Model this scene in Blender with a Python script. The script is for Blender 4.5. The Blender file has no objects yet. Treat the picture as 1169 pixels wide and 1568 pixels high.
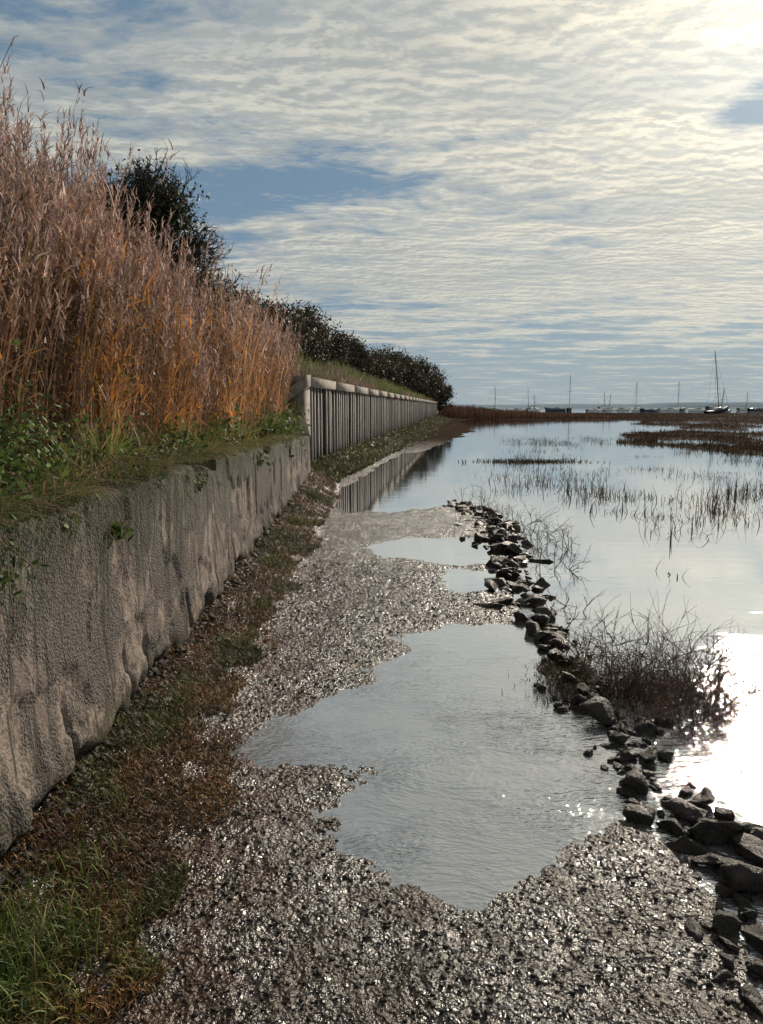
import bpy, bmesh, math, random
import numpy as np
from mathutils import Vector
rng=np.random.default_rng(7); random.seed(7)
scene=bpy.context.scene
scene.view_settings.view_transform='Standard'; scene.view_settings.look='None'; scene.view_settings.exposure=0
SUN_AZ=29.0; SUN_EL=26.5
# ---------------------------------------------------------------- numeric helpers
def hsh(ix,iy,s):
    n=np.sin(ix*127.1+iy*311.7+s*74.7)*43758.5453
    return n-np.floor(n)
def vn(x,y,s=0):
    x=np.asarray(x,float); y=np.asarray(y,float)
    ix=np.floor(x); iy=np.floor(y); fx=x-ix; fy=y-iy
    fx=fx*fx*(3-2*fx); fy=fy*fy*(3-2*fy)
    a=hsh(ix,iy,s); b=hsh(ix+1,iy,s); c=hsh(ix,iy+1,s); d=hsh(ix+1,iy+1,s)
    return (a*(1-fx)+b*fx)*(1-fy)+(c*(1-fx)+d*fx)*fy
def fbm(x,y,o=4,s=0):
    r=0;a=.5;t=0
    for i in range(o):
        r=r+a*vn(np.asarray(x)*2**i+i*3.7,np.asarray(y)*2**i+i*9.1,s+i); t+=a; a*=.5
    return r/t
def sstep(a,b,x):
    t=np.clip((x-a)/(b-a),0,1); return t*t*(3-2*t)
def sdf(poly,x,y):
    x=np.asarray(x,float); y=np.asarray(y,float)
    d=np.full(x.shape,1e18); ins=np.zeros(x.shape,bool); n=len(poly)
    for i in range(n):
        ax,ay=poly[i]; bx,by=poly[(i+1)%n]
        ex,ey=bx-ax,by-ay; t=np.clip(((x-ax)*ex+(y-ay)*ey)/(ex*ex+ey*ey+1e-12),0,1)
        d=np.minimum(d,(x-ax-t*ex)**2+(y-ay-t*ey)**2)
        if ay!=by:
            c=((ay>y)!=(by>y))&(x<(bx-ax)*(y-ay)/(by-ay)+ax); ins^=c
    return np.where(ins,1,-1)*np.sqrt(d)
# ---------------------------------------------------------------- mesh accumulators
class Acc:
    def __init__(s,k=4): s.v=[];s.f=[];s.c=[];s.n=0;s.k=k
    def add(s,v,f,c):
        v=np.asarray(v,float).reshape(-1,3); s.v.append(v); s.f.append(np.asarray(f,int).reshape(-1,s.k)+s.n)
        c=np.asarray(c,float); 
        if c.ndim==1: c=np.tile(c,(len(v),1))
        s.c.append(c.reshape(-1,3)); s.n+=len(v)
    def strips(s,P,W,S,C):
        P=np.asarray(P,float); N,K,_=P.shape
        W=np.broadcast_to(np.asarray(W,float),(N,K)); S=np.asarray(S,float)
        if S.ndim==1: S=np.tile(S,(N,1))
        S=S/np.linalg.norm(S,axis=1,keepdims=True)
        off=S[:,None,:]*W[:,:,None]*.5
        V=np.stack([P-off,P+off],axis=2).reshape(-1,3)
        base=(np.arange(N)*K*2)[:,None]+np.arange(K-1)[None,:]*2
        F=np.stack([base,base+1,base+3,base+2],axis=2).reshape(-1,4)
        C=np.asarray(C,float)
        if C.ndim==1: C=np.broadcast_to(C,(N,K,3))
        elif C.ndim==2: C=np.broadcast_to(C[:,None,:],(N,K,3))
        s.add(V,F,np.repeat(C.reshape(-1,3),2,axis=0))
    def tube(s,path,rad,col,n=5):
        path=np.asarray(path,float);K=len(path); rad=np.broadcast_to(rad,(K,))
        d=path[-1]-path[0]; d=d/(np.linalg.norm(d)+1e-9)
        a=np.cross(d,[0,0,1.0]) if abs(d[2])<.9 else np.cross(d,[1.0,0,0])
        a/=np.linalg.norm(a); b=np.cross(d,a)
        t=np.arange(n)/n*2*np.pi
        ring=np.cos(t)[:,None]*a+np.sin(t)[:,None]*b
        V=(path[:,None,:]+ring[None]*rad[:,None,None]).reshape(-1,3)
        i,j=np.meshgrid(np.arange(K-1),np.arange(n),indexing='ij'); j2=(j+1)%n
        F=np.stack([i*n+j,i*n+j2,(i+1)*n+j2,(i+1)*n+j],axis=2).reshape(-1,4)
        s.add(V,F,col)
    def obj(s,name,mat,smooth=False,parent=None):
        V=np.concatenate(s.v);F=np.concatenate(s.f);C=np.concatenate(s.c)
        me=bpy.data.meshes.new(name)
        me.vertices.add(len(V)); me.vertices.foreach_set("co",V.ravel())
        me.loops.add(F.size); me.loops.foreach_set("vertex_index",F.ravel().astype(np.int32))
        me.polygons.add(len(F)); me.polygons.foreach_set("loop_start",(np.arange(len(F))*s.k).astype(np.int32))
        me.update(calc_edges=True)
        at=me.color_attributes.new("Col",'FLOAT_COLOR','POINT')
        at.data.foreach_set("color",np.concatenate([C,np.ones((len(C),1))],axis=1).ravel())
        if smooth: me.polygons.foreach_set("use_smooth",np.ones(len(F),bool))
        me.materials.append(mat)
        o=bpy.data.objects.new(name,me); scene.collection.objects.link(o)
        if parent: o.parent=parent
        return o
def grid_obj(name,V,mat,smooth=True,close=False):
    a=Acc(); n,m,_=V.shape
    i,j=np.meshgrid(np.arange(n-1),np.arange(m-1),indexing='ij')
    F=np.stack([i*m+j,(i+1)*m+j,(i+1)*m+j+1,i*m+j+1],axis=2).reshape(-1,4)
    a.add(V.reshape(-1,3),F,np.array([.5,.5,.5])); return a.obj(name,mat,smooth)
# ---------------------------------------------------------------- node helpers
class NT:
    def __init__(s,nt): s.t=nt
    def n(s,ty,ins=None,**kw):
        nd=s.t.nodes.new(ty)
        for k,v in kw.items(): setattr(nd,k,v)
        for k,v in (ins or {}).items():
            if isinstance(v,bpy.types.NodeSocket): s.t.links.new(v,nd.inputs[k])
            else: nd.inputs[k].default_value=v
        return nd
    def math(s,op,a,b=0.0,clamp=False): return s.n('ShaderNodeMath',{0:a,1:b},operation=op,use_clamp=clamp).outputs[0]
    def vm(s,op,a,b=(0,0,0)):
        nd=s.n('ShaderNodeVectorMath',{0:a,1:b},operation=op)
        return nd.outputs['Value'] if op in('LENGTH','DOT_PRODUCT') else nd.outputs[0]
    def vscale(s,a,f): return s.n('ShaderNodeVectorMath',{0:a,'Scale':f},operation='SCALE').outputs[0]
    def map(s,v,sc=(1,1,1),rot=(0,0,0),loc=(0,0,0)): return s.n('ShaderNodeMapping',{'Vector':v,'Scale':sc,'Rotation':rot,'Location':loc}).outputs[0]
    def noise(s,v,sc,det=4,ro=.5,di=0): return s.n('ShaderNodeTexNoise',{'Vector':v,'Scale':sc,'Detail':det,'Roughness':ro,'Distortion':di}).outputs['Fac']
    def voro(s,v,sc,f='F1'): return s.n('ShaderNodeTexVoronoi',{'Vector':v,'Scale':sc},feature=f).outputs['Distance']
    def mr(s,v,a,b,c=0.0,d=1.0,sm=True): return s.n('ShaderNodeMapRange',{'Value':v,'From Min':a,'From Max':b,'To Min':c,'To Max':d},interpolation_type='SMOOTHSTEP' if sm else 'LINEAR').outputs[0]
    def mix(s,f,a,b,mode='MIX'):
        nd=s.n('ShaderNodeMix',data_type='RGBA',blend_type=mode)
        for i,v in((0,f),(6,a),(7,b)):
            if isinstance(v,bpy.types.NodeSocket): s.t.links.new(v,nd.inputs[i])
            else: nd.inputs[i].default_value=v if i==0 else (*v,1)
        return nd.outputs[2]
    def bump(s,h,st,dist=1.0,nrm=None):
        i={'Height':h,'Strength':st,'Distance':dist}
        if nrm is not None: i['Normal']=nrm
        return s.n('ShaderNodeBump',i).outputs[0]
    def out(s,sh): s.t.links.new(sh,s.t.nodes['Material Output'].inputs[0])
def newmat(name):
    m=bpy.data.materials.new(name); m.use_nodes=True; t=NT(m.node_tree)
    p=m.node_tree.nodes['Principled BSDF']
    pos=t.n('ShaderNodeNewGeometry').outputs['Position']
    return m,t,p,pos
def setp(t,p,**k):
    for kk,v in k.items():
        nm={'col':'Base Color','rough':'Roughness','spec':'Specular IOR Level','ior':'IOR','nrm':'Normal','metal':'Metallic'}[kk]
        if isinstance(v,bpy.types.NodeSocket): t.t.links.new(v,p.inputs[nm])
        else: p.inputs[nm].default_value=(*v,1) if kk=='col' else v
def vegmat(name,trans=.4,rough=.6,spec=.2,diff=False):
    m,t,p,pos=newmat(name)
    c=t.n('ShaderNodeAttribute',attribute_name='Col').outputs['Color']
    f=t.noise(pos,1.7,3); c=t.mix(1.0,c,t.n('ShaderNodeCombineColor',{0:t.mr(f,.3,.7,.65,1.3),1:t.mr(f,.3,.7,.7,1.25),2:t.mr(f,.3,.7,.75,1.2)}).outputs[0],'MULTIPLY')
    setp(t,p,col=c,rough=rough,spec=spec)
    base=p.outputs[0]
    if diff: base=t.n('ShaderNodeBsdfDiffuse',{'Color':c}).outputs[0]
    if trans>0:
        tr=t.n('ShaderNodeBsdfTranslucent',{'Color':c}).outputs[0]
        base=t.n('ShaderNodeMixShader',{0:trans,1:base,2:tr}).outputs[0]
    t.out(base)
    return m
# ---------------------------------------------------------------- world / sky
w=bpy.data.worlds.new("World"); scene.world=w; w.use_nodes=True
t=NT(w.node_tree); bg=w.node_tree.nodes['Background']
sky=t.n('ShaderNodeTexSky',sky_type='NISHITA',sun_disc=False,sun_elevation=math.radians(SUN_EL),sun_rotation=math.radians(SUN_AZ),air_density=1.0,dust_density=.6,ozone_density=1.5)
d=t.vm('NORMALIZE',t.n('ShaderNodeTexCoord').outputs['Generated'])
z=t.n('ShaderNodeSeparateXYZ',{0:d}).outputs[2]
zc=t.math('ADD',t.math('MAXIMUM',z,0.0),.03)
P=t.vm('MULTIPLY',t.vm('DIVIDE',d,t.n('ShaderNodeCombineXYZ',{0:zc,1:zc,2:zc}).outputs[0]),(1,1,0))
warp=t.vm('SUBTRACT',t.n('ShaderNodeTexNoise',{'Vector':P,'Scale':1.6,'Detail':3.}).outputs['Color'],(.5,.5,.5))
PW=t.vm('ADD',P,t.vm('MULTIPLY',warp,(.40,.34,0)))
PR=t.vm('ADD',P,t.vm('MULTIPLY',warp,(.17,.13,0)))
cov=t.noise(PW,.9,5,.6)
streak=t.noise(t.map(PW,(.6,1.4,1),(0,0,.15)),1.7,7,.62)
def ripf(Q):
    a_=t.noise(t.map(Q,(1.0,1.8,1),(0,0,-.22)),5.0,3,.55)
    b_=t.noise(t.map(Q,(1,1.5,1),(0,0,.3)),16,4,.65)
    return t.math('ADD',t.math('MULTIPLY',a_,.58),t.math('MULTIPLY',b_,.42))
rip=ripf(PR); rip2=ripf(t.vm('ADD',PR,(.016,.034,0)))
relief=t.math('SUBTRACT',rip,rip2)
dd=t.math('ADD',t.math('MULTIPLY',cov,.45),t.math('MULTIPLY',streak,.55))
dd=t.math('ADD',dd,t.math('MULTIPLY',t.math('SUBTRACT',rip,.5),.52))
def blob(dd,cx,cy,rx,ry,amt):
    q=t.vm('DIVIDE',t.vm('SUBTRACT',PW,(cx,cy,0)),(rx,ry,1))
    f=t.mr(t.vm('LENGTH',q),0,1,amt,0)
    return t.math('SUBTRACT',dd,f)
dd=blob(dd,-.6,3.25,1.4,.55,.17)
dd=blob(dd,-1.2,4.1,1.0,.9,.14)
dd=blob(dd,1.22,2.45,.24,.36,.28)
dd=blob(dd,-.9,1.75,1.0,.3,.14)
dd=blob(dd,.3,2.75,.9,.13,.09)
dd=blob(dd,.5,2.2,1.5,.8,-.13)
dd=blob(dd,1.2,3.4,1.3,.8,-.11)
dd=blob(dd,.8,4.9,2.6,1.3,-.11)
dd=t.math('SUBTRACT',dd,t.mr(z,.04,.125,.13,0))
dens=t.mr(dd,.35,.53)
s=math.radians(SUN_EL);a=math.radians(SUN_AZ)
sd=(math.sin(a)*math.cos(s),math.cos(a)*math.cos(s),math.sin(s))
dot=t.math('MAXIMUM',t.vm('DOT_PRODUCT',d,sd),0.0)
g1=t.math('POWER',dot,9.0); g2=t.math('POWER',dot,60.0)
ccol=t.mix(t.mr(dd,.52,.70),(7.0,6.75,5.9),(5.0,5.0,4.6))
ccol=t.mix(t.mr(streak,.56,.40,0,.6),ccol,(3.8,4.15,4.3))
ccol=t.mix(t.mr(relief,-.09,.09,.0,.6),ccol,(3.2,3.6,3.8))
ccol=t.vscale(ccol,t.math('ADD',.84,t.math('ADD',t.math('MULTIPLY',g1,.55),t.math('MULTIPLY',g2,.9))))
ccol=t.vm('MULTIPLY',ccol,t.mix(g1,(.97,1.0,1.02),(1.07,1.,.90)))
skc=t.mix(.74,t.vm('MULTIPLY',sky.outputs[0],(.5,.6,.7)),(1.6,2.45,3.2))
haze=t.mix(t.mr(z,0,.14,.85,0),skc,(3.2,3.95,4.45))
haze=t.vm('ADD',haze,t.vscale(t.n('ShaderNodeCombineXYZ',{0:1.,1:.93,2:.75}).outputs[0],t.math('MULTIPLY',g2,2.4)))
fin=t.mix(t.math('MULTIPLY',dens,.95),haze,ccol)
t.t.links.new(fin,bg.inputs[0]); bg.inputs[1].default_value=.105
# sun
L=bpy.data.lights.new('sun','SUN'); L.energy=4.8; L.angle=math.radians(.6); L.color=(1,.88,.72)
lo=bpy.data.objects.new('sun',L); scene.collection.objects.link(lo)
lo.rotation_euler=(math.radians(90-SUN_EL),0,math.radians(180-SUN_AZ))
# camera
H=1.9
cd=bpy.data.cameras.new('camera'); cam=bpy.data.objects.new('camera',cd); scene.collection.objects.link(cam); scene.camera=cam
cam.location=(0,0,H); cam.rotation_euler=(math.radians(90-8.1),0,0)
cd.sensor_fit='VERTICAL'; cd.sensor_height=36; cd.lens=26; cd.clip_start=.05; cd.clip_end=9000
# ---------------------------------------------------------------- terrain functions
def wallx(y): return np.interp(y,[-50,6,17,18.8,125,400],[-1.47,-1.52,-1.64,-1.93,9.33,12])
MUD=[(1.6,-8),(1.45,1.4),(1.31,1.98),(1.26,2.23),(1.27,2.55),(1.27,2.92),(1.107,3.09),(.995,3.02),(.80,2.90),(.71,2.79),(.52,2.61),(.33,2.51),(.14,2.61),(-.01,2.79),(-.184,3.02),(-.257,3.23),(-.24,3.435),(-.08,3.53),(-.083,3.67),(-.40,3.74),(-.634,3.67),(-.73,3.815),(-.753,4.06),(-.764,4.23),(-.479,4.53),(-.369,4.75),(-.11,4.99),(-.116,5.26),(.132,5.55),(.20,6.05),(.66,6.25),(1.13,6.33),(1.3,7.11),(1.35,7.5),(1.45,9.),(1.5,10.3),(1.72,12.1),(1.34,14.15),(.186,13.0),(-.64,13.2),(-.83,15.1),(-.965,17),(-.67,19.3),(.4,28.2),(2.34,35),(6.66,55.7),(8.4,68),(10,98),(13.5,112),(14,130),(12,400),(-400,400),(-400,-8)]
PB=[(-.26,9.93),(.15,10.6),(.9,10.8),(1.5,10.7),(1.45,9.6),(1.25,8.9),(.85,8.8),(.5,9.1),(.05,9.4)]
PC=[(.68,8.2),(.88,8.5),(1.33,8.5),(1.4,8.0),(1.32,7.45),(.8,7.5)]
def marshmask(x,y):
    n=fbm(x*.30+5,y*.15,5,31)
    lim=sstep(32,70,y)*.10+sstep(85,125,y)*.19
    edge=sstep(.4,1,(x-.20*y)/(.15*y+1))
    m=n-(.60-lim)
    m=np.where((y>30)&(y<225),m-.4*(1-np.maximum(edge,sstep(100,120,y))),-1)
    return m
def ground(x,y):
    far=np.clip(y/6,.35,6)
    n=(fbm(x*2.2/far**.7,y*2.2/far**.7,4,3)-.5)*.30*far
    n=n+(fbm(x*9/far**.7,y*9/far**.7,4,6)-.5)*.18*np.minimum(far,2)
    s=sdf(MUD,x,y); s=np.minimum(s,-sdf(PB,x,y)*1.0); s=np.minimum(s,-sdf(PC,x,y))
    s=s+n
    h=np.clip(s*.075,-.12,.028)+.012*(fbm(x*1.3,y*1.3,3,8)-.5)
    lum=np.abs(fbm(x*22,y*22,3,12)-.5)*2
    lum2=vn(x*48,y*48,77)
    near=1-sstep(14,30,y)
    h=h+near*sstep(-.14,.10,s)*((.5-lum)*.017+(lum2-.5)*.010+(fbm(x*6,y*6,3,5)-.5)*.030)
    d=x-wallx(y)
    wd=np.interp(y,[0,17,25,60,125],[.75,.75,1.2,2.2,3]); ht=np.interp(y,[0,3,6,17,30,125],[.04,.05,.11,.34,.4,.5])
    h=h+np.where(d>-1,ht*(1-sstep(0,1,d/wd))*(.75+.5*fbm(x*5,y*5,3,9)),0)*(y<128)
    m=marshmask(x,y); h=np.maximum(h,np.clip(m*1.2,-.12,.06)+.0)
    h=np.where((y>128)&(y<175)&(x<24),np.maximum(h,.25),h)
    h=np.where(d<-.3,np.minimum(h,.05),h)
    return h
# ---------------------------------------------------------------- materials
mud,t,p,pos=newmat('wet_mud')
zz=t.n('ShaderNodeSeparateXYZ',{0:pos}); X_,Y_,Z_=zz.outputs
n1=t.noise(pos,3,4,.6); n2=t.noise(pos,38,4,.65); v1=t.voro(t.vm('ADD',pos,t.vscale(t.n('ShaderNodeTexNoise',{'Vector':pos,'Scale':20.,'Detail':1.}).outputs['Color'],.03)),36); v2=t.voro(pos,80)
c=t.mix(t.mr(n2,.35,.68),(.014,.012,.010),(.070,.054,.044))
c=t.mix(t.mr(n1,.45,.7,0,.6),c,(.062,.044,.030))
c=t.mix(t.mr(v1,.18,.0,0,.3),c,(.14,.125,.11))
redzone=t.math('MULTIPLY',t.mr(X_,-.05,-.85,0,1),t.mr(t.noise(pos,6,3,.65),.3,.55))
c=t.mix(t.math('MULTIPLY',redzone,.85),c,(.055,.026,.013))
far=t.math('MAXIMUM',t.mr(Y_,22,45),t.mr(X_,3,5)); c=t.mix(far,c,(.035,.024,.017))
b=t.bump(v1,.75,.018); b=t.bump(n2,.8,.018,b); b=t.bump(v2,.7,.009,b)
film=t.mr(n1,.42,.58,1.0,0)
rg=t.math('ADD',t.mr(n2,.3,.7,.18,.40),t.math('MULTIPLY',film,-.06))
setp(t,p,col=c,rough=rg,spec=t.math('ADD',.4,t.math('MULTIPLY',film,.55)),nrm=b)
df=t.n('ShaderNodeBsdfDiffuse',{'Color':c}).outputs[0]
t.out(t.n('ShaderNodeMixShader',{0:t.math('MULTIPLY',far,.98),1:p.outputs[0],2:df}).outputs[0])
# water
wat,t,p,pos=newmat('shallow_water')
zz=t.n('ShaderNodeSeparateXYZ',{0:pos}); X_,Y_,Z_=zz.outputs
pw=t.vm('ADD',pos,t.vscale(t.n('ShaderNodeTexNoise',{'Vector':pos,'Scale':1.4,'Detail':2.}).outputs['Color'],.45))
r1=t.noise(t.map(pw,(5,17,1),(0,0,.35)),1.0,3,.55,.6)
r2=t.noise(t.map(pw,(24,52,1),(0,0,-.2)),1.0,2,.5)
r3=t.noise(t.map(pos,(1.2,4,1)),1.0,2,.5,.3)
patch=t.mr(t.noise(pos,1.3,3),.32,.68,.25,1)
near=t.math('MULTIPLY',t.mr(Y_,8.,2.6,0.02,1),patch)
hh=t.math('ADD',t.math('MULTIPLY',r1,.017),t.math('MULTIPLY',r2,.011))
hh=t.math('MULTIPLY',hh,near)
hh=t.math('ADD',hh,t.math('MULTIPLY',r3,t.mr(Y_,30,10,.0005,.002)))
b=t.bump(hh,.9,1.0)
setp(t,p,col=(.10,.10,.10),rough=.2,spec=.0,nrm=b)
gl=t.n('ShaderNodeBsdfGlossy',{'Color':(.92,.94,.96,1),'Roughness':.035,'Normal':b}).outputs[0]
fr=t.n('ShaderNodeFresnel',{'IOR':1.33,'Normal':b}).outputs[0]
fac=t.math('ADD',.31,t.math('MULTIPLY',fr,2.8),True)
t.out(t.n('ShaderNodeMixShader',{0:fac,1:p.outputs[0],2:gl}).outputs[0])
# concrete
con,t,p,pos=newmat('weathered_concrete')
zz=t.n('ShaderNodeSeparateXYZ',{0:pos}); X_,Y_,Z_=zz.outputs
big=t.noise(pos,1.5,6,.68,.8); fine=t.noise(pos,34,4,.7); agg=t.voro(pos,70); med=t.noise(pos,7,5,.7)
st=t.noise(t.map(pos,(1,5,.40)),2.2,6,.72,.7)
c=t.mix(t.mr(med,.35,.65),(.17,.135,.115),(.31,.25,.21))
c=t.mix(t.mr(fine,.48,.68,0,.8),c,(.075,.065,.058))
mval=t.math('ADD',t.math('ADD',big,t.math('MULTIPLY',med,.45)),t.math('MULTIPLY',Z_,.12))
rough_m=t.mr(mval,.73,.80)
dk=t.mix(t.mr(agg,.1,.5),(.022,.021,.019),(.11,.098,.09))
c=t.mix(t.math('MULTIPLY',rough_m,.85),c,dk)
c=t.mix(t.mr(st,.52,.60,0,.82),c,(.042,.038,.034))
topd=t.math('ADD',Z_,t.math('MULTIPLY',t.math('SUBTRACT',st,.5),2.6))
c=t.mix(t.mr(topd,.80,1.40,0,.78),c,(.046,.052,.028))
c=t.mix(t.mr(t.math('ADD',Z_,t.math('MULTIPLY',t.math('SUBTRACT',med,.5),1.0)),.42,.10,0,.85),c,(.036,.034,.019))
ln=t.math('ABSOLUTE',t.math('SUBTRACT',t.math('ADD',Z_,t.math('MULTIPLY',med,.10)),.66))
c=t.mix(t.mr(ln,.008,.0,0,.5),c,(.04,.036,.03))
b=t.bump(agg,t.math('ADD',.2,t.math('MULTIPLY',rough_m,.8)),.013); b=t.bump(fine,.9,.014,b); b=t.bump(med,.7,.025,b)
setp(t,p,col=c,rough=.9,spec=.2,nrm=b)
cap,t,p,pos=newmat('pale_concrete_cap')
f=t.noise(pos,3,6,.7); f2=t.noise(pos,25,4,.7)
setp(t,p,col=t.mix(t.mr(f,.35,.65),(.26,.22,.18),(.12,.10,.088)),rough=.85,nrm=t.bump(f2,.8,.03))
pile,t,p,pos=newmat('grey_timber')
f=t.noise(t.map(pos,(4,4,.5)),2,6,.7); zz=t.n('ShaderNodeSeparateXYZ',{0:pos})
c=t.mix(t.mr(f,.35,.65),(.30,.27,.25),(.13,.115,.10)); c=t.mix(t.mr(t.math('ADD',zz.outputs[2],t.math('MULTIPLY',f,.5)),1.1,.5,0,.8),c,(.04,.036,.028))
setp(t,p,col=c,rough=.8,nrm=t.bump(f,.7,.03))
dark,t,p,pos=newmat('dark_backing'); setp(t,p,col=(.02,.018,.016),rough=.9)
soil,t,p,pos=newmat('bank_soil')
f=t.noise(pos,2,6,.7); c=t.mix(t.mr(f,.35,.65),(.03,.028,.012),(.055,.036,.02)); setp(t,p,col=c,rough=.95,nrm=t.bump(t.noise(pos,8,5,.7),1,.1))
rock,t,p,pos=newmat('dark_wet_rock')
f=t.noise(pos,14,5,.7); f2=t.noise(pos,60,4,.7)
c=t.mix(t.mr(f,.40,.66),(.009,.0075,.0065),(.036,.025,.018)); setp(t,p,col=c,rough=t.mr(f2,.3,.7,.26,.58),spec=.32,nrm=t.bump(f2,.9,.014,t.bump(f,.9,.04)))
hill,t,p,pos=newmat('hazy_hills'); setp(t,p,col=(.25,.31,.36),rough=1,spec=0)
reedm=vegmat('reed_leaf',.45,.55,.25); grassm=vegmat('grass_blade',.45,.5,.3); leafm=vegmat('tree_leaf',.22,.6,.2); barkm=vegmat('bark_twig',.0,.8,.2); weedm=vegmat('seaweed_moss',.15,.6,.3); marshm=vegmat('marsh_plants',.15,diff=True)
# ---------------------------------------------------------------- ground sheet
def geo(a,b,s0,g):
    r=[];x=a;s=s0
    while x<b: r.append(x); x+=s; s*=g
    return r
xs=np.array([-v for v in geo(2.2,4000,.1,1.25)][::-1]+list(np.arange(-2.18,2.4,.014))+list(np.arange(2.4,20,.16))+list(np.arange(20,130,.6))+geo(130,4000,4,1.15))
ys=np.array([-v for v in geo(3,3000,.5,1.4)][::-1]+list(np.arange(-3,1.3,.25))+list(np.arange(1.3,4.2,.013))+list(np.arange(4.2,8,.027))+list(np.arange(8,16,.06))+list(np.arange(16,40,.2))+list(np.arange(40,230,.9))+geo(230,5000,2,1.2))
GX,GY=np.meshgrid(xs,ys,indexing='ij')
GZ=ground(GX,GY)
grid_obj('mud_ground',np.stack([GX,GY,GZ],axis=2),mud)
V=np.zeros((2,2,3)); V[0,:,0]=-4000;V[1,:,0]=4000;V[:,0,1]=-3000;V[:,1,1]=5000
grid_obj('water',V,wat,False)
# ---------------------------------------------------------------- concrete wall
wy=np.arange(-3,17.4,.025)
def wtop(y): return np.interp(y,[-3,6,12,17.4],[1.40,1.41,1.30,1.20])
nz=56
u=np.linspace(0,1,nz)
Yg=wy[:,None]*np.ones((1,nz))
tz=wtop(Yg)+ (fbm(Yg*3,Yg*0,3,40)-.5)*.06-.10*sstep(.58,.68,fbm(Yg*1.8,Yg*0+9,3,41))
Zf=-.25+u[None,:]*(tz+.25)
xf=wallx(Yg)+(fbm(Yg*.8,Zf*1.3,3,20)-.5)*.03+(fbm(Yg*9,Zf*9,3,22)-.5)*.012
xf+= (1-sstep(0,.7,Zf))*.04
xf-= .022*sstep(.56,.59,fbm(Yg*2.6,Zf*2.2,5,23))
for cy,dp,wd_,wob,zl in[(2.95,.03,.010,.03,.0),(3.4,.08,.016,.05,-1),(3.75,.03,.012,.06,.2),(4.25,.09,.020,.04,-1),(4.6,.08,.018,.04,-1),(5.6,.08,.022,.05,-1),(6.6,.03,.02,.06,.3),(7.6,.08,.03,.08,-1),(9.1,.04,.03,.05,0),(13.,.04,.05,.05,0)]:
    c_=cy+(fbm(Zf*4,Zf*0+cy,3,24)-.5)*2*wob
    msk=sstep(.3,.6,vn(Zf*3+cy,Zf*0,25)) if zl>=0 else (1-sstep(.35,.55,Zf))
    xf-=dp*np.exp(-((Yg-c_)/wd_)**2)*msk
xf-=.10*(1-sstep(.02,.18,Zf+(fbm(Yg*4,Zf*4,3,28)-.5)*.35-.012*Yg))
face=np.stack([xf,Yg,Zf],axis=2)
tops=[]
wt=.42
for k,(dx,dz) in enumerate([(.02,.012),(.06,.022),(.15,.025),(.28,.02),(wt,.0),(wt+.01,-.3)]):
    yy=wy
    tops.append(np.stack([xf[:,-1]-dx,yy,tz[:,-1]+dz+(fbm(yy*6,yy*0+k,3,29)-.5)*.02],axis=1))
tops=np.stack(tops,axis=1)
full=np.concatenate([face,tops],axis=1)
wl=grid_obj('concrete_sea_wall',full,con)
a=Acc(); e=full[-1]
bx=np.array([[e[0][0],e[0][1],-.25],[e[nz-1][0],e[nz-1][1],e[nz-1][2]],[e[-1][0],e[-1][1],e[-2][2]],[e[-1][0],e[-1][1],-.25]])
a.add(bx,[[0,1,2,3]],[.5,.5,.5]); a.obj('wall_end',con,False,wl)
# ---------------------------------------------------------------- timber revetment
rev=bpy.data.objects.new('timber_revetment_wall',None); scene.collection.objects.link(rev)
def prism(a,pts,z0,z1):
    v=[(p_[0],p_[1],zz) for p_,zz in zip(pts,z0)]+[(p_[0],p_[1],zz) for p_,zz in zip(pts,z1)]
    a.add(v,[[0,1,2,3],[7,6,5,4],[0,4,5,1],[1,5,6,2],[2,6,7,3],[3,7,4,0]],[.5,.5,.5])
a=Acc(); y=19.3; top=2.42
dx_,dy_=.1055,.9944; nx_,ny_=dy_,-dx_
while y<126:
    wd_=.10+.05*random.random(); gp=.30+.16*random.random() if y<60 else .45
    x=wallx(y); of=random.uniform(-.03,.03)
    p0=(x+nx_*of,y+ny_*of); p1=(p0[0]+dx_*wd_,p0[1]+dy_*wd_)
    prism(a,[p0,p1,(p1[0]-nx_*.06,p1[1]-ny_*.06),(p0[0]-nx_*.06,p0[1]-ny_*.06)],[-.2]*4,[top]*4)
    y+=wd_+gp
a.obj('piles',pile,False,rev)
a=Acc()
def seg(a,y0,y1,o0,o1,z0,z1):
    q=[]
    for yy,o in((y0,o0),(y1,o0),(y1,o1),(y0,o1)): q.append((wallx(yy)+nx_*o,yy+ny_*o))
    prism(a,q,[z0]*4,[z1]*4)
seg(a,19.2,126,-.16,-.36,-.2,2.41); a.obj('backing',dark,False,rev)
a=Acc(); yy=19.0
while yy<126:
    o=random.uniform(-.006,.006); seg(a,yy,yy+3.99,.09+o,-.42,2.421,2.66+o); yy+=4
a.obj('cap_beam',cap,False,rev)
a=Acc()
x0=wallx(19.)
prism(a,[(x0-.05,18.75),(x0+.06,19.25),(x0-.4,19.3),(x0-.45,18.8)],[-.2]*4,[2.418]*4)
prism(a,[(x0+.02,18.6),(x0+.12,18.98),(x0-.9,19.0),(x0-.9,18.6)],[2.38,2.42,1.65,1.65],[2.68,2.70,1.93,1.93])
a.obj('end_pier',cap,False,rev)
a=Acc(); prism(a,[(-1.66,17.4),(x0-.05,18.74),(x0-.5,18.74),(-2.05,17.4)],[-.2]*4,[1.2,1.75,1.75,1.2]); a.obj('link_block',con,False,rev)
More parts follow.
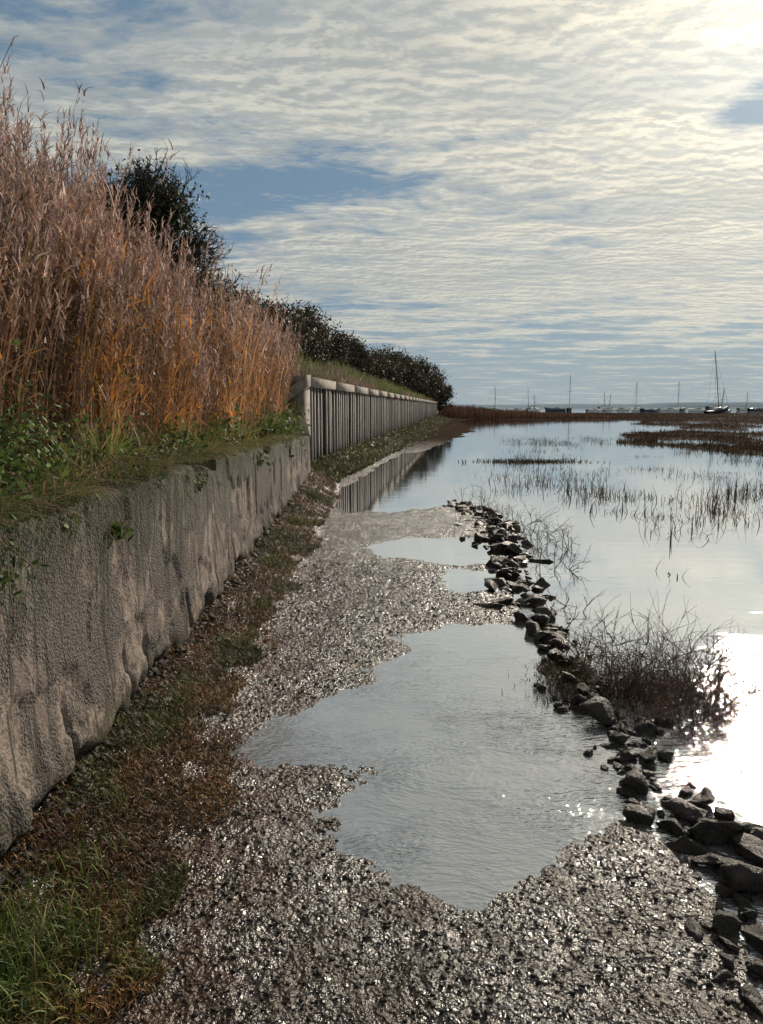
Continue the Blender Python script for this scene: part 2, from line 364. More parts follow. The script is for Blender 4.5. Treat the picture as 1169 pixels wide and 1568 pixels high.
# ---------------------------------------------------------------- bank behind walls
def bankz(x,y):
    uu=wallx(y)-x
    b0=np.interp(y,[-50,6,16,18,20,125,132,150],[1.38,1.38,1.2,1.3,2.5,2.6,2.0,.1])
    r=np.interp(y,[-50,16,24,60,125,150],[.5,.6,1.8,2.2,2.2,0])
    return b0+r*sstep(.2,6,uu)+(fbm(x*.8,y*.8,3,50)-.5)*.2*sstep(.2,1,uu)
by=np.concatenate([np.arange(-12,30,.25),np.arange(30,152,1.0)]); bu=np.array([.3,.45,.6,.8,1,1.3,1.7,2.2,3,4,5,6.5,8,12,20,40,90,200])
BY,BU=np.meshgrid(by,bu,indexing='ij'); BX=wallx(BY)-BU
grid_obj('bank',np.stack([BX,BY,bankz(BX,BY)],axis=2),soil)
# ---------------------------------------------------------------- vegetation helpers
def unit(n):
    v=rng.normal(size=(n,3)); return v/np.linalg.norm(v,axis=1,keepdims=True)
def hside(n):
    th=rng.uniform(0,np.pi,n); return np.stack([np.cos(th),np.sin(th),np.zeros(n)],axis=1)
def blades(a,base,L,w,bend,cols,K=5,up=None,tipw=.15):
    n=len(base); th=rng.uniform(0,2*np.pi,n); dr=np.stack([np.cos(th),np.sin(th),np.zeros(n)],axis=1)
    if up is not None: dr=dr+np.asarray(up)
    tt=np.linspace(0,1,K); L=np.broadcast_to(L,(n,)); bend=np.broadcast_to(bend,(n,))
    ang=tt[None]*bend[:,None]
    sx=np.cumsum(np.sin(ang),axis=1)/K; sz=np.cumsum(np.cos(ang),axis=1)/K
    sx-=sx[:,:1]; sz-=sz[:,:1]
    P_=base[:,None,:]+dr[:,None,:]*(sx*L[:,None])[:,:,None]; P_[:,:,2]+=sz*L[:,None]
    W=w*(1-(1-tipw)*tt**1.5)
    S=np.stack([-dr[:,1],dr[:,0],np.zeros(n)],axis=1)+rng.normal(size=(n,3))*.3
    a.strips(P_,np.asarray(W)[None]*rng.uniform(.7,1.3,(n,1)),S,cols)
def leaves(a,cen,size,cols):
    n=len(cen); d1=unit(n); size=np.broadcast_to(size,(n,))*rng.uniform(.6,1.4,n)
    P_=cen[:,None,:]+d1[:,None,:]*(np.array([-.5,0,.5])[None,:,None]*size[:,None,None])
    W=np.array([.1,.6,.05])[None]*size[:,None]
    a.strips(P_,W,unit(n),cols)
def pick(n,pal,wts=None,jit=.25):
    pal=np.array(pal); i=rng.choice(len(pal),n,p=wts); c=pal[i]*rng.uniform(1-jit,1+jit,(n,1)); return c
# ---------------------------------------------------------------- reeds
a=Acc()
def reeds(a,x,y,zb,Ht,wsc=1.0,nl=5,npl=11):
    n=len(x)
    base=np.stack([x,y,zb-.1],axis=1)
    cl=(.28+1.15*sstep(.3,.7,fbm(x*2.3,y*1.6,3,64)))[:,None]
    org=sstep(.46,.64,fbm(x*1.3+9,y*1.0,3,65))[:,None]
    lean=np.stack([rng.normal(.03,.11,n),rng.normal(0,.11,n)],axis=1)
    K=6; tt=np.linspace(0,1,K)
    P_=base[:,None,:]+np.zeros((n,K,3)); P_[:,:,2]+=tt[None]*Ht[:,None]
    P_[:,:,:2]+=(tt**1.8)[None,:,None]*lean[:,None,:]*Ht[:,None,None]
    c0=pick(n,[(.33,.175,.09),(.26,.14,.08),(.18,.10,.06),(.40,.235,.125)],[.3,.3,.25,.15])*cl
    a.strips(P_,np.linspace(.009,.004,K)[None]*wsc*np.ones((n,1)),hside(n),c0)
    for k in range(nl):
        f=rng.uniform(.08,.92,n)
        b=base+np.stack([lean[:,0]*f**1.8*Ht,lean[:,1]*f**1.8*Ht,f*Ht],axis=1)
        cA=pick(n,[(.55,.23,.045),(.42,.185,.05),(.66,.32,.08),(.24,.17,.06)],[.35,.35,.15,.15])
        cB=pick(n,[(.26,.14,.085),(.17,.095,.062),(.34,.21,.13),(.13,.115,.05)],[.35,.3,.2,.15])
        mm=(rng.random((n,1))<.10+.55*org)*(rng.random((n,1))<1.15-f[:,None]*.5)
        cc=np.where(mm,cA,cB)*(.45+.55*cl)
        blades(a,b,rng.uniform(.25,.62,n),.014*wsc,rng.uniform(.5,2.4,n),cc,K=4)
    tip=P_[:,-1]
    for k in range(npl):
        off=rng.uniform(-.32,.03,n)
        b=tip+np.stack([off*lean[:,0],off*lean[:,1],off],axis=1)
        cc=pick(n,[(.30,.205,.18),(.38,.27,.24),(.21,.13,.118),(.54,.41,.36)],[.35,.25,.26,.14])
        blades(a,b,rng.uniform(.06,.16,n),.012*wsc,rng.uniform(.3,1.4,n),cc,K=3,up=(.3,0,0),tipw=.3)
def reed_field(N,y0,y1,u0,u1,hf,**k):
    y=rng.uniform(y0,y1,N); uu=u0+(u1-u0)*rng.random(N)**1.5; x=wallx(y)-uu
    keep=fbm(x*1.6,y*1.1,3,61)>.33
    x,y,uu=x[keep],y[keep],uu[keep]
    hh=hf(uu,y)*rng.uniform(.66,1.09,len(x))*(.78+.44*fbm(x*1.3,y*.9,3,62))
    reeds(a,x,y,bankz(x,y),hh,**k)
def hf1(u,y): return 2.0+.9*sstep(.7,2.0,u)-.8*sstep(7.3,9.6,y)*(1-sstep(1.5,2.8,u))-.3*(1-sstep(3.5,6,y))
def hf2(u,y): return 2.35+.35*sstep(.7,2,u)+.15*sstep(14,20,y)-.8*(1-sstep(9.8,11.2,y))
reed_field(7800,2.6,9.4,.65,4.6,hf1,nl=6,npl=12)
reed_field(3700,10.4,19.5,.55,4.5,hf2,wsc=1.5,nl=5,npl=9)
reed_field(450,8.8,10.5,1.8,4.5,lambda u,y:1.9+0*u,wsc=1.4,nl=4,npl=8)
a.obj('reeds',reedm)
# ---------------------------------------------------------------- green verge on wall
a=Acc()
N=28000; y=2.0+17*rng.random(N)**1.35; uu=.20+1.05*rng.random(N)**1.1; x=wallx(y)-uu
k=(fbm(x*2,y*1.4,3,70)>.31+.18*(uu<.42))&(uu>.20+.14*sstep(4.5,5.5,y)*(1-sstep(11,13,y))); x,y,uu=x[k],y[k],uu[k]; n=len(x)
zb=np.maximum(bankz(x,y),np.where(uu<.45,wtop(y)+.01,0))
nn=fbm(x*1.6,y*1.2,3,72)[:,None]
cc=np.where(rng.random((n,1))<.36,pick(n,[(.32,.21,.10),(.23,.14,.07),(.14,.09,.05)]),pick(n,[(.115,.15,.04),(.165,.20,.055),(.065,.095,.03)])*(.3+1.6*nn))
blades(a,np.stack([x,y,zb-.02],axis=1),rng.uniform(.12,.50,n)*(.2+1.6*nn[:,0])*(1+.035*y),.012,rng.uniform(.3,2.2,n),cc,K=5)
N=3800; y=2.2+14*rng.random(N)**1.3; k=fbm(y*1.7,y*0,3,75)>.45; y=y[k]; n=len(y); x=wallx(y)-rng.uniform(.0,.35,n)
blades(a,np.stack([x,y,wtop(y)+.02],axis=1),rng.uniform(.12,.45,n),.008,rng.uniform(1.6,2.8,n),pick(n,[(.12,.16,.04),(.30,.20,.10),(.18,.13,.07),(.07,.11,.03)]),K=6,up=(1.0,0,0))
a.obj('verge_grass',grassm)
a=Acc()
for (cx,cy,cz,r,nn_) in[(-1.78,3.35,1.62,.22,900),(-1.95,4.0,1.7,.25,600),(-1.75,2.9,1.45,.2,700),(-2.0,5.4,1.6,.22,300),(-1.9,7.0,1.55,.2,250),(-2.0,9.2,1.55,.3,350),(-1.9,12.5,1.5,.35,600),(-2.1,15.5,1.5,.4,600),(-1.46,2.72,1.28,.12,160),(-1.50,4.15,1.2,.05,90),(-1.53,6.1,1.3,.07,80),(-1.6,9.5,1.25,.10,120),(-2.2,6.2,2.2,.14,120),(-2.4,3.9,2.0,.3,400),(-1.62,3.6,1.42,.12,260),(-1.62,5.0,1.42,.10,160)]:
    v=rng.normal(size=(nn_,3))*r*np.array([.6,1.1,.5]); q=np.array([cx,cy,cz])+v
    leaves(a,q,.026+.004*cy,pick(nn_,[(.05,.085,.02),(.085,.13,.03),(.14,.19,.05),(.03,.05,.018)],jit=.3))
a.obj('ivy',leafm)
a=Acc()
for i in range(160):
    y0=random.uniform(2.4,5.6); x0_=wallx(y0)-random.uniform(-.02,.4); z0=1.42+random.uniform(-.03,.2)
    L_=random.uniform(.25,.85); K=9; tt=np.linspace(0,1,K)
    px=x0_+tt*L_*random.uniform(.1,.5); py=y0+tt*L_*random.uniform(-.5,.5); pz=z0+ .5*L_*tt*random.uniform(.0,1)-L_*tt**2*random.uniform(.3,1.1)
    a.tube(np.stack([px,py,pz],axis=1)+rng.normal(size=(K,3))*.008,np.linspace(.0032,.0012,K),np.array([.11,.075,.055])*random.uniform(.5,2.0),4)
a.obj('bramble_stems',barkm)
# ---------------------------------------------------------------- seaweed / moss strip at wall foot
a=Acc()
N=130000; y=1.6+17.5*rng.random(N)**1.8; dd_=rng.random(N)**.85*1.05; x=wallx(y)-.03+dd_
lim=.68+.5*(fbm(y*1.1,y*0+3,4,80)-.5)+.2*(fbm(x*6,y*6,2,81)-.5)+.05*(y<2.8)
k=(dd_<lim)&(fbm(x*6,y*5,3,82)>.24+.27*sstep(.35,.75,dd_)); x,y,dd_=x[k],y[k],dd_[k]; n=len(x); zb=ground(x,y)
g=(sstep(.55,.65,fbm(x*2.2,y*1.5,3,83)+.14*(y<2.5)*(dd_<.45))*(rng.random(n)<.6))[:,None]
cc=pick(n,[(.13,.06,.022),(.19,.092,.03),(.06,.036,.018),(.30,.16,.06),(.10,.08,.028)],[.25,.22,.25,.08,.2],jit=.35)*(1-g)+pick(n,[(.07,.08,.020),(.105,.11,.028),(.045,.05,.016)],jit=.3)*g
mass=(.45+1.0*fbm(x*3,y*2.4,3,84))[:,None]
Lb=rng.uniform(.02,.065,n)*(1+.5*g[:,0])*(1+.06*y)
blades(a,np.stack([x,y,zb-.004],axis=1),Lb,.0066,rng.uniform(.6,2.5,n),cc*mass,K=4)
for (cx,cy,nn_,LL) in[(-1.28,2.15,650,.22),(-1.12,2.35,250,.15),(-1.2,2.75,160,.12),(-1.05,2.02,160,.12),(-1.25,3.2,90,.11),(-1.2,4.2,80,.10),(-1.15,5.5,120,.12),(-1.1,6.6,120,.13),(-1.2,8.2,160,.18),(-1.25,11,220,.22),(-1.3,14,220,.25)]:
    q=np.stack([rng.normal(cx,.09,nn_),rng.normal(cy,.11,nn_)],axis=1); q[:,0]=np.maximum(q[:,0],-1.44)
    zb=ground(q[:,0],q[:,1])
    blades(a,np.column_stack([q,zb]),rng.uniform(.5,1.1,nn_)*LL,.006,rng.uniform(.3,1.9,nn_),pick(nn_,[(.07,.12,.02),(.12,.165,.03),(.035,.06,.018),(.18,.14,.055)]),K=6)
a.obj('foreshore_weeds',weedm)
# stones
bm=bmesh.new(); bmesh.ops.create_icosphere(bm,subdivisions=3,radius=1); bm.verts.ensure_lookup_table()
I3v=np.array([v.co[:] for v in bm.verts]); I3f=np.array([[v.index for v in f.verts] for f in bm.faces]); bm.free()
bm=bmesh.new(); bmesh.ops.create_icosphere(bm,subdivisions=1,radius=1); bm.verts.ensure_lookup_table()
I1v=np.array([v.co[:] for v in bm.verts]); I1f=np.array([[v.index for v in f.verts] for f in bm.faces]); bm.free()
def stone(a,c,r,flat=.6,yaw=None,cuts=9):
    v=I3v.copy()
    for i in range(cuts):
        n_=rng.normal(size=3); n_/=np.linalg.norm(n_); d_=rng.uniform(.3,.8)
        q=v@n_-d_; v=v-np.maximum(q,0)[:,None]*n_
    f1=fbm(v[:,0]*2.5+c[0]*9,v[:,1]*2.5+v[:,2]*1.7+c[1]*9,3,88)-.5
    v=v*(1+.45*f1[:,None])+(rng.random(v.shape)-.5)*.035
    v*=np.array([rng.uniform(.9,1.6),rng.uniform(.6,1.0),flat])*r
    th=rng.uniform(0,6.28) if yaw is None else yaw; c_,s_=math.cos(th),math.sin(th)
    tl=rng.normal(0,.45)
    v=v@np.array([[1,0,0],[0,math.cos(tl),math.sin(tl)],[0,-math.sin(tl),math.cos(tl)]]); v=v@np.array([[c_,s_,0],[-s_,c_,0],[0,0,1]])
    a.add(v+np.array(c),I3f,np.array([.5,.5,.5]))
a=Acc(3)
near=[(1.2,3.18,.090),(1.4,3.26,.115),(1.55,3.35,.08),(1.32,3.12,.07),(1.31,2.97,.085),(1.50,3.05,.12),(1.64,3.08,.08),(1.43,2.85,.105),(1.33,2.67,.085),(1.48,2.69,.13),(1.27,2.46,.08),(1.38,2.40,.10),(1.29,3.5,.095),(1.33,3.8,.08),(1.47,3.76,.065),(1.39,4.12,.095),(1.56,4.19,.12),(1.68,4.25,.08),(1.56,3.82,.07),(1.28,4.58,.10),(1.70,2.95,.09),(1.28,2.26,.065),(1.45,3.15,.07),(1.6,3.22,.05),(1.22,3.36,.04),(1.42,4.35,.09),(1.35,4.45,.07),(1.36,3.02,.06),(1.55,2.9,.09),(1.37,2.55,.06),(1.18,2.28,.05),(1.22,2.14,.06),(1.35,3.95,.06),(1.4,3.62,.05)]
for (x,y,r) in near: stone(a,(x+rng.normal(0,.02),y+rng.normal(0,.03),.005+r*.18),r*rng.uniform(.75,1.1),rng.uniform(.4,.85))
for i in range(130):
    y=2.1+2.6*rng.random(); x=np.interp(y,[2.1,2.6,3.2,3.6,4.2,4.8],[1.27,1.4,1.42,1.3,1.45,1.35])+rng.normal(0,.10); stone(a,(x,y,.005),rng.uniform(.015,.045),.6,None,6)
line=np.array([(1.35,4.4),(1.3,4.85),(1.36,5.6),(1.40,6.3),(1.43,7.2),(1.5,8.2),(1.6,9.4),(1.68,10.6),(1.8,11.8),(1.85,12.8),(1.65,13.8),(1.3,14.4)])
tl=np.concatenate([[0],np.cumsum(np.hypot(*np.diff(line,axis=0).T))])
for i in range(400):
    q=rng.random()**.85*tl[-1]; x=np.interp(q,tl,line[:,0]); y=np.interp(q,tl,line[:,1])
    sp=.06+.010*y; x+=rng.normal(0,sp); y+=rng.normal(0,.12)
    r=(.025+.085*rng.random()**1.8)*(1+.03*y)
    stone(a,(x,y,rng.uniform(.0,.10 if abs(x-np.interp(q,tl,line[:,0]))<sp*.6 else .02)),r,rng.uniform(.4,.8))
a.obj('rock_groyne',rock)
a=Acc(3)
def pebbles(a,x,y,r,z=None,flat=.55):
    n=len(x); zb=ground(x,y) if z is None else z
    sc=np.stack([rng.uniform(.7,1.4,n),rng.uniform(.6,1.1,n),flat*rng.uniform(.6,1.3,n)],axis=1)*r[:,None]
    v=I1v[None]*(1+(rng.random((n,len(I1v),1))-.5)*.45)*sc[:,None,:]
    th=rng.uniform(0,6.28,n); c_,s_=np.cos(th)[:,None],np.sin(th)[:,None]
    vx=v[:,:,0]*c_-v[:,:,1]*s_; vy=v[:,:,0]*s_+v[:,:,1]*c_
    tl_=rng.normal(0,.4,n)[:,None]; vz=v[:,:,2]*np.cos(tl_)+vy*np.sin(tl_); vy=vy*np.cos(tl_)-v[:,:,2]*np.sin(tl_)
    V_=np.stack([vx+x[:,None],vy+y[:,None],vz+zb[:,None]],axis=2)
    F_=(I1f[None]+(np.arange(n)*len(I1v))[:,None,None]).reshape(-1,3)
    a.add(V_.reshape(-1,3),F_,np.array([.5,.5,.5]))
N=11000; x=rng.uniform(-1.2,1.5,N); y=1.7+7*rng.random(N)**1.6; k=ground(x,y)>.004; x,y=x[k],y[k]
pebbles(a,x,y,rng.uniform(.003,.010,len(x))*(1+.08*y))
N=900; y=2+16*rng.random(N)**1.4; x=wallx(y)+rng.uniform(-.06,.12,N); pebbles(a,x,y,rng.uniform(.010,.04,N)*(1+.02*y))
a.obj('pebbles',rock)
# ---------------------------------------------------------------- twiggy shrubs
def twigs(a,base,L_,r,depth,dirv,col,spread=.5,leafacc=None,nb=3):
    K=5; d=np.array(dirv,float); pts=[np.array(base,float)]
    for i in range(K-1):
        d=d+rng.normal(size=3)*.16; d[2]+=.02; d/=np.linalg.norm(d); pts.append(pts[-1]+d*L_/(K-1))
    a.tube(pts,np.linspace(r,r*.55,K),np.array(col)*rng.uniform(.7,1.3),4)
    if leafacc is not None and depth<=1:
        for q in pts[1:]: leafacc.append(q+rng.normal(size=3)*.01)
    if depth==0: return
    for i in range(nb):
        j=rng.integers(1,K); nd=d+rng.normal(size=3)*spread; nd/=np.linalg.norm(nd)
        twigs(a,pts[j],L_*rng.uniform(.5,.8),r*.6,depth-1,nd,col,spread,leafacc,nb)
a=Acc(); lv=[]
for (bx_,by_,L_,k) in[(1.45,4.75,.2,9),(1.6,4.6,.26,10),(1.75,4.5,.28,11),(1.9,4.45,.30,11),(1.7,4.9,.30,10),(1.5,5.2,.24,9),(2.0,4.7,.30,10),(1.85,4.9,.30,9),(2.15,4.6,.24,9),(1.95,4.2,.2,8),(1.8,4.1,.17,7),(2.1,4.35,.22,7)]:
    for i in range(k):
        dv=(rng.normal(.2,.6),rng.normal(0,.5),.9)
        twigs(a,(bx_+rng.normal(0,.06),by_+rng.normal(0,.06),.0),L_*rng.uniform(.7,1.4),.0036,2,dv,(.075,.048,.04),.7,lv,4)
for (bx_,by_,L_,k) in[(2.0,12.3,.35,7),(2.2,11.5,.3,7),(2.25,10.3,.3,8),(2.1,9.3,.25,6),(2.05,8.4,.2,5),(1.75,13.4,.35,7),(2.5,10.,.25,5),(1.7,5.9,.16,4),(1.75,6.8,.16,4)]:
    for i in range(k): twigs(a,(bx_+rng.normal(0,.15),by_+rng.normal(0,.2),0),L_*rng.uniform(.5,1.2),.005,2,(rng.normal(.1,.6),rng.normal(0,.4),1),(.085,.06,.045),.7,None,3)
a.obj('sea_blite_shrub',barkm)
lv=np.array(lv); k=(rng.random(len(lv))<.7)&(lv[:,2]<.28); lv=lv[k]
a=Acc(); leaves(a,lv,.013,pick(len(lv),[(.11,.06,.045),(.07,.045,.03),(.15,.10,.06)]))
q=np.stack([rng.normal(1.27,.10,900),rng.normal(4.9,.12,900)],axis=1)
blades(a,np.column_stack([q,np.full(900,.05)]),rng.uniform(.04,.10,900),.006,rng.uniform(.4,2,900),pick(900,[(.05,.065,.02),(.08,.08,.03),(.05,.035,.02)]),K=4)
q=np.stack([rng.normal(1.7,.26,2600),rng.normal(4.7,.22,2600)],axis=1)
blades(a,np.column_stack([q,np.full(2600,.0)]),rng.uniform(.04,.14,2600),.005,rng.uniform(.3,2.2,2600),pick(2600,[(.08,.045,.03),(.055,.038,.028),(.13,.09,.055)]),K=4)
a.obj('shrub_foliage',weedm)
# ---------------------------------------------------------------- marsh tussocks & emergent grass
a=Acc()
N=130000; y=28*np.exp(rng.random(N)*math.log(225/28.)); x=rng.uniform(-.0,1,N)*(.66*y)+.02*y
m=marshmask(x,y); k=(m>-.022)&(rng.random(N)<.25+.75*sstep(-.02,.05,m)+.4*sstep(60,110,y)); x,y,m=x[k],y[k],m[k]; n=len(x)
cc=pick(n,[(.075,.040,.028),(.052,.036,.026),(.10,.063,.040),(.038,.034,.022)],jit=.3)
blades(a,np.column_stack([x,y,np.zeros(n)]),rng.uniform(.14,.46,n)*(1+.003*y),.045,rng.uniform(.3,1.6,n),cc,K=3)
a.obj('saltmarsh',marshm)
a=Acc()
T=[]
for i in range(620):
    y_=rng.uniform(11.5,46); x_=y_*rng.uniform(.17,.58)
    if fbm(np.array([x_*.45]),np.array([y_*.28]),3,90)[0]>.47+.006*(30-y_)-.10*(x_/y_>.45): T.append((x_,y_,int(3+40*rng.random()**3),.25+.75*rng.random()**2))
T+=[(5.4,25.5,120,.5),(4.6,26,80,.4),(5.9,26,60,.4),(5.1,15.,25,.8),(6.2,13.5,30,.8),(6.4,14,30,1),(4.2,10.9,10,.7),(4.6,11,10,.6),(6.8,15,40,1),(7.5,16,50,1),(8.2,16.5,60,1.),(8.8,17,50,1),(4.6,16,14,.6),(4.9,8.4,5,.5),(3.2,8.3,6,.5),(3.4,21,20,.4),(3.0,19.5,12,.4)]
for (x_,y_,c_,hs) in T:
    sx_=.05+.018*c_**.8
    q=np.stack([rng.normal(x_,sx_,c_),rng.normal(y_,.25,c_)],axis=1)
    blades(a,np.column_stack([q,np.full(c_,-.02)]),rng.uniform(.15,.70,c_)*hs,.014,rng.uniform(.1,1.9,c_),pick(c_,[(.10,.07,.045),(.07,.05,.035),(.05,.045,.03)]),K=4)
q=np.stack([rng.normal(5.2,.9,500),rng.normal(25.8,.35,500)],axis=1)
blades(a,np.column_stack([q,np.zeros(500)]),rng.uniform(.1,.22,500),.03,rng.uniform(.4,1.8,500),pick(500,[(.07,.05,.03),(.05,.04,.03)]),K=3)
a.obj('emergent_grass',marshm)
a=Acc(); N=16000; y=rng.uniform(118,168,N); x=rng.uniform(10.2,38,N)+ (y-118)*.05
Hh=np.interp(x,[10,15,20,28,38],[3.0,2.7,1.9,1.1,.7])*rng.uniform(.7,1.05,N)*(.7+.6*fbm(x*.6,y*.2,3,96))
blades(a,np.column_stack([x,y,np.zeros(N)+.1]),Hh,.10,rng.uniform(.05,.7,N),pick(N,[(.15,.08,.055),(.10,.058,.043),(.18,.115,.08)]),K=4)
a.obj('reed_bed',marshm)
# ---------------------------------------------------------------- bank scrub behind revetment
a=Acc(); N=36000; y=19.5*np.exp(rng.random(N)*math.log(128/19.5)); uu=.35+7*rng.random(N)**1.3; x=wallx(y)-uu; zb=bankz(x,y)
nn=fbm(x*.35,y*.16,3,95)[:,None]; g=sstep(.42,.58,nn)
cc=pick(N,[(.09,.115,.04),(.13,.155,.055)],jit=.3)*g+pick(N,[(.19,.12,.10),(.25,.17,.13),(.11,.08,.06)],jit=.3)*(1-g)
blades(a,np.column_stack([x,y,zb-.05]),rng.uniform(.3,1.0,N)*(.5+1.3*nn[:,0]),.045,rng.uniform(.2,1.8,N),cc,K=4)
N=16000; y=18*np.exp(rng.random(N)*math.log(125/18.)); dd_=rng.random(N)*np.interp(y,[18,30,60,125],[.8,1.4,3.2,4.]); x=wallx(y)+dd_; zb=ground(x,y); k=zb>.03; 
cc=pick(N,[(.06,.07,.025),(.085,.06,.035),(.045,.038,.023),(.075,.09,.03)],jit=.3)
blades(a,np.column_stack([x,y,zb-.01])[k],rng.uniform(.08,.3,k.sum()),.04,rng.uniform(.3,1.8,k.sum()),cc[k],K=4)
a.obj('bank_scrub',grassm)
# ---------------------------------------------------------------- trees
def crown(a,c,r,nclump,nleaf,size,pal,flat=.8):
    for i in range(nclump):
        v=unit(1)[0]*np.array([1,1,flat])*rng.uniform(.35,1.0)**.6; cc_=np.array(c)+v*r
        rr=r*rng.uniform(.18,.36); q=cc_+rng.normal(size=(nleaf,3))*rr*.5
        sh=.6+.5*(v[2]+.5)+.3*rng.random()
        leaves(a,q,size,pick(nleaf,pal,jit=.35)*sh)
def limbs(a,base,tips,r0):
    for tp in tips:
        K=6; tt=np.linspace(0,1,K)[:,None]; pp=np.array(base)*(1-tt)+np.array(tp)*tt; pp[:,2]+=np.sin(tt[:,0]*np.pi)*.15*np.linalg.norm(np.array(tp)-base); pp[1:-1]+=rng.normal(size=(K-2,3))*.05*np.linalg.norm(np.array(tp)-base)
        a.tube(pp,np.linspace(r0,r0*.2,K),(.035,.028,.022),5)
hw=bpy.data.objects.new('hawthorn_tree',None); scene.collection.objects.link(hw)
a=Acc(); b=Acc(); B0=np.array([-4.35,14.0,1.6])
a.tube([B0,B0+(0.03,0,.8),B0+(-.05,0,1.8),B0+(0.05,0,2.6)],[.12,.10,.08,.05],(.035,.028,.022),8)
pal=[(.015,.022,.010),(.026,.034,.014),(.04,.048,.018),(.024,.018,.012)]
tips=[]
for i in range(46):
    v=unit(1)[0]; v[2]=abs(v[2])*1.3-.45; tp=B0+np.array([0.08,0,3.0])+v*np.array([1.25,1.0,1.65])*rng.uniform(.6,1.05); tips.append(tp)
limbs(a,B0+np.array([0,0,1.3]),tips,.04)
for tp in tips:
    for k in range(6):
        d_=tp-(B0+np.array([0,0,2.0])); d_/=np.linalg.norm(d_); twigs(a,tp-d_*rng.uniform(0,.5),.38,.013,2,d_+rng.normal(size=3)*.35,(.03,.024,.02),.5,None,3)
    if tp[0]<B0[0]+.6 or rng.random()<.5:
        q=tp-d_*.15+rng.normal(size=(300,3))*np.array([.22,.22,.24]); leaves(b,q,.07,pick(300,pal,jit=.4))
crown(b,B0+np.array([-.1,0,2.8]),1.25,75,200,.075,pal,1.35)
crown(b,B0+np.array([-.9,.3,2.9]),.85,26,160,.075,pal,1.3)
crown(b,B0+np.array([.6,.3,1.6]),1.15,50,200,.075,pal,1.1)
a.obj('branches',barkm,False,hw); b.obj('leaves',leafm,False,hw)
a=Acc(); pal=[(.024,.027,.017),(.036,.037,.021),(.052,.046,.028),(.052,.036,.027)]
spec=[(31,4.4,6.1,1.7),(34,4.6,6.8,1.9),(38,5.0,7.4,2.1),(43,5.7,7.5,2.2),(48,6.0,7.3,2.1),(53,6.2,7.8,2.3),(60,5.8,7.4,2.3),(66,6.0,7.7,2.5),(73,5.8,7.9,2.7),(80,5.4,7.9,2.7),(88,5.0,8.1,2.9),(96,4.6,8.4,3.0),(104,4.0,8.6,3.1),(112,3.2,8.9,3.1),(120,2.2,9.0,3.2),(127,1.0,8.2,3.0),(131,-.8,6.4,2.5)]
for (y_,off,zt,r) in spec:
    for k in range(2):
        yy=y_+rng.uniform(-2,2); x_=wallx(yy)-off-k*2.5; zz_=zt+rng.uniform(-.6,.4)
        zg=float(bankz(np.array([x_]),np.array([yy]))[0]); zg=max(zg,.1)
        a.tube([(x_,yy,zg-.2),(x_,yy,(zg+zz_)/2),(x_,yy,zz_-.6)],[.18,.12,.05],(.03,.025,.02),5)
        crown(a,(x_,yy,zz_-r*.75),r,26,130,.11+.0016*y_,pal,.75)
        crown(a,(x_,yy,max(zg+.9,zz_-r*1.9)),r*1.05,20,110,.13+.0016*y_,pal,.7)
        for q in range(8):
            v=unit(1)[0]; v[2]=abs(v[2]); tp=np.array([x_,yy,zz_-r*.7])+v*r*.8
            a.tube([(x_,yy,zz_-r),tp,tp+v*r*.2+(0,0,.15)],[.05,.025,.01],(.04,.03,.025),4)
a.obj('distant_trees',leafm)
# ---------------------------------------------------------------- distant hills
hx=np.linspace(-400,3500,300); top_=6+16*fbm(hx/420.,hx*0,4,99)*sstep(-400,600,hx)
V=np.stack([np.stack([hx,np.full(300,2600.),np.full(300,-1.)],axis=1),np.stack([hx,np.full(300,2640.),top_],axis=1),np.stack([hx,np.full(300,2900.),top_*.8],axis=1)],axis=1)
grid_obj('distant_hills',V,hill)
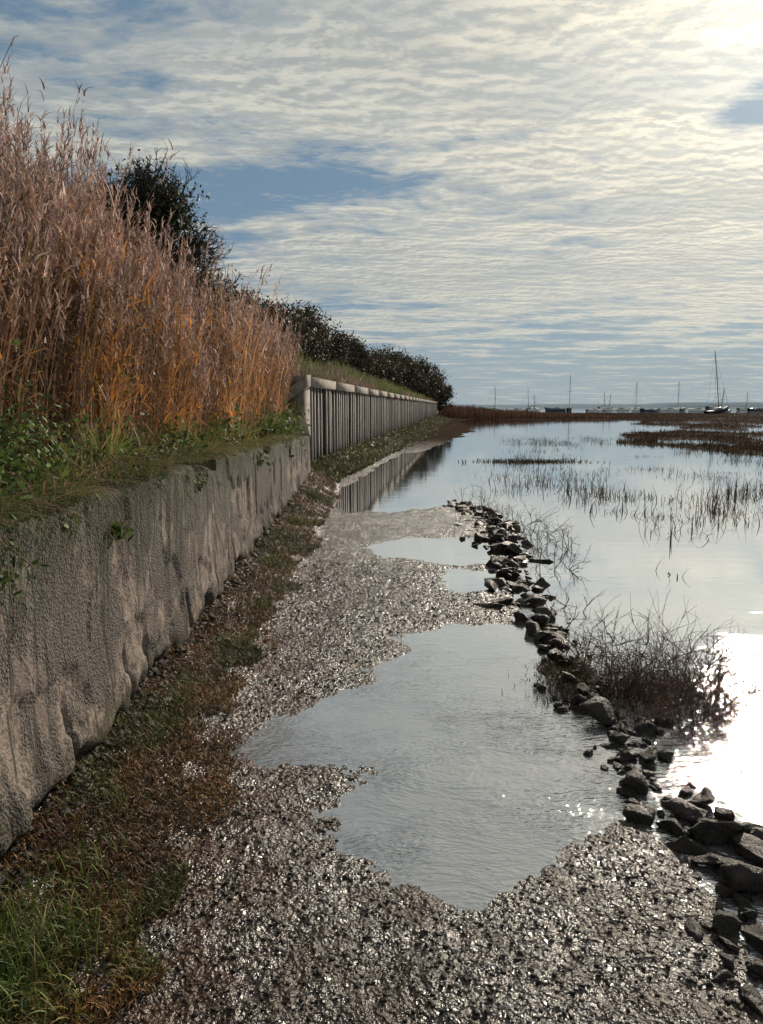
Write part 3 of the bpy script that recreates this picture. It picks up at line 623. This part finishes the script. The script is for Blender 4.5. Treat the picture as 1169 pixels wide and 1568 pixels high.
# ---------------------------------------------------------------- boats
hullw,t,p,pos=newmat('white_hull'); setp(t,p,col=t.mix(t.mr(t.noise(pos,2,4),.4,.6),(.55,.56,.56),(.42,.43,.42)),rough=.35)
hullb,t,p,pos=newmat('navy_hull'); setp(t,p,col=t.mix(t.mr(t.noise(pos,2,4),.4,.6),(.03,.05,.09),(.05,.06,.08)),rough=.35)
spar,t,p,pos=newmat('mast_metal'); setp(t,p,col=(.16,.16,.16),rough=.6)
glass,t,p,pos=newmat('cabin_window'); setp(t,p,col=(.02,.025,.03),rough=.1)
def boat(kind,X,Y,Lh,mast,yaw,heel,hm,z0=0.0):
    e=bpy.data.objects.new(kind,None); scene.collection.objects.link(e)
    e.location=(X,Y,z0); e.rotation_euler=(0,heel,yaw)
    n=14; st_=np.linspace(-1,1,n); bw=np.where(st_<.0,1-.25*st_**2,1-np.abs(st_)**2.2)*Lh*.15+.02; sheer=Lh*.10+Lh*.035*st_**2+Lh*.03*(st_>0)*st_
    rows=[]
    for i in range(n):
        prof=[(-bw[i],sheer[i]),(-bw[i]*.97,sheer[i]*.5),(-bw[i]*.7,-Lh*.01),(0,-Lh*.045*(1-st_[i]**4)),(bw[i]*.7,-Lh*.01),(bw[i]*.97,sheer[i]*.5),(bw[i],sheer[i]),(0,sheer[i]+.05),(-bw[i],sheer[i])]
        rows.append([(st_[i]*Lh/2*(1+.06*(zz_/(Lh*.1)) if st_[i]>.9 else 1),yy_,zz_) for yy_,zz_ in prof])
    o=grid_obj('hull',np.array(rows),hm,False); o.parent=e
    a=Acc()
    def bx(x0,x1,w0,w1,z0_,z1_):
        v=[(x0,-w0,z0_),(x1,-w0*.8,z0_),(x1,w0*.8,z0_),(x0,w0,z0_),(x0+.05*Lh,-w1,z1_),(x1-.12*Lh,-w1*.8,z1_),(x1-.12*Lh,w1*.8,z1_),(x0+.05*Lh,w1,z1_)]
        a.add(v,[[3,2,1,0],[4,5,6,7],[0,1,5,4],[1,2,6,5],[2,3,7,6],[3,0,4,7]],[.5,.5,.5])
    bx(-.15*Lh,.28*Lh,Lh*.10,Lh*.075,Lh*.105,Lh*.175); o=a.obj('cabin',hullw,False,e)
    a=Acc(); bx(-.08*Lh,.16*Lh,Lh*.101,Lh*.09,Lh*.125,Lh*.155); a.obj('windows',glass,False,e)
    if mast>0:
        a=Acc(); mx=.08*Lh; a.tube([(mx,0,.1*Lh),(mx,0,mast*.5),(mx-.1,0,mast)],[.12,.11,.07],(.5,)*3,6)
        a.tube([(mx,0,.24*Lh),(mx-.42*Lh,0,.23*Lh)],[.11,.09],(.5,)*3,6)
        a.tube([(mx,-.11*Lh,mast*.55),(mx,.11*Lh,mast*.55)],[.05,.05],(.5,)*3,4)
        for q in[(Lh*.5,0,Lh*.14),(-Lh*.49,0,Lh*.12),(mx,-Lh*.14,Lh*.1),(mx,Lh*.14,Lh*.1)]: a.tube([(mx-.1,0,mast*.97),q],[.025,.025],(.5,)*3,3)
        a.obj('mast_and_rigging',spar,False,e)
    else:
        a=Acc(); a.tube([(-.05*Lh,0,.17*Lh),(-.05*Lh,0,.36*Lh)],[.05,.03],(.5,)*3,4); a.obj('aerial',spar,False,e)
R=math.radians
boat('sailboat',90,200,7.5,16.5,R(20),R(-9),hullb,.35)
boat('sailboat',97,215,8,7,R(15),R(9),hullw,.3)
for (px,Y,L_,m,yw,hl,hm) in[(.150,330,9,11,20,0,hullw),(.199,340,9,10,160,3,hullb),(.204,320,8,7,30,-4,hullw),(.2515,300,10,14.5,75,0,hullw),(.297,350,9,9,15,-3,hullb),(.302,340,9,8,15,8,hullw),(.3415,310,9,12.5,100,0,hullw),(.395,340,10,13.5,20,0,hullb),(.487,360,9,9,20,2,hullw)]:
    boat('sailboat',px*Y,Y,L_,m,R(yw),R(hl),hm)
for (px,Y,L_,yw,hm) in[(.18,300,8,10,hullw),(.235,330,10,170,hullb),(.285,290,7,20,hullw),(.32,360,9,0,hullw),(.36,300,7,15,hullb),(.385,320,9,5,hullw),(.425,300,8,170,hullw),(.505,320,9,5,hullb)]:
    boat('motor_boat',px*Y,Y,L_,0,R(yw),0,hm)
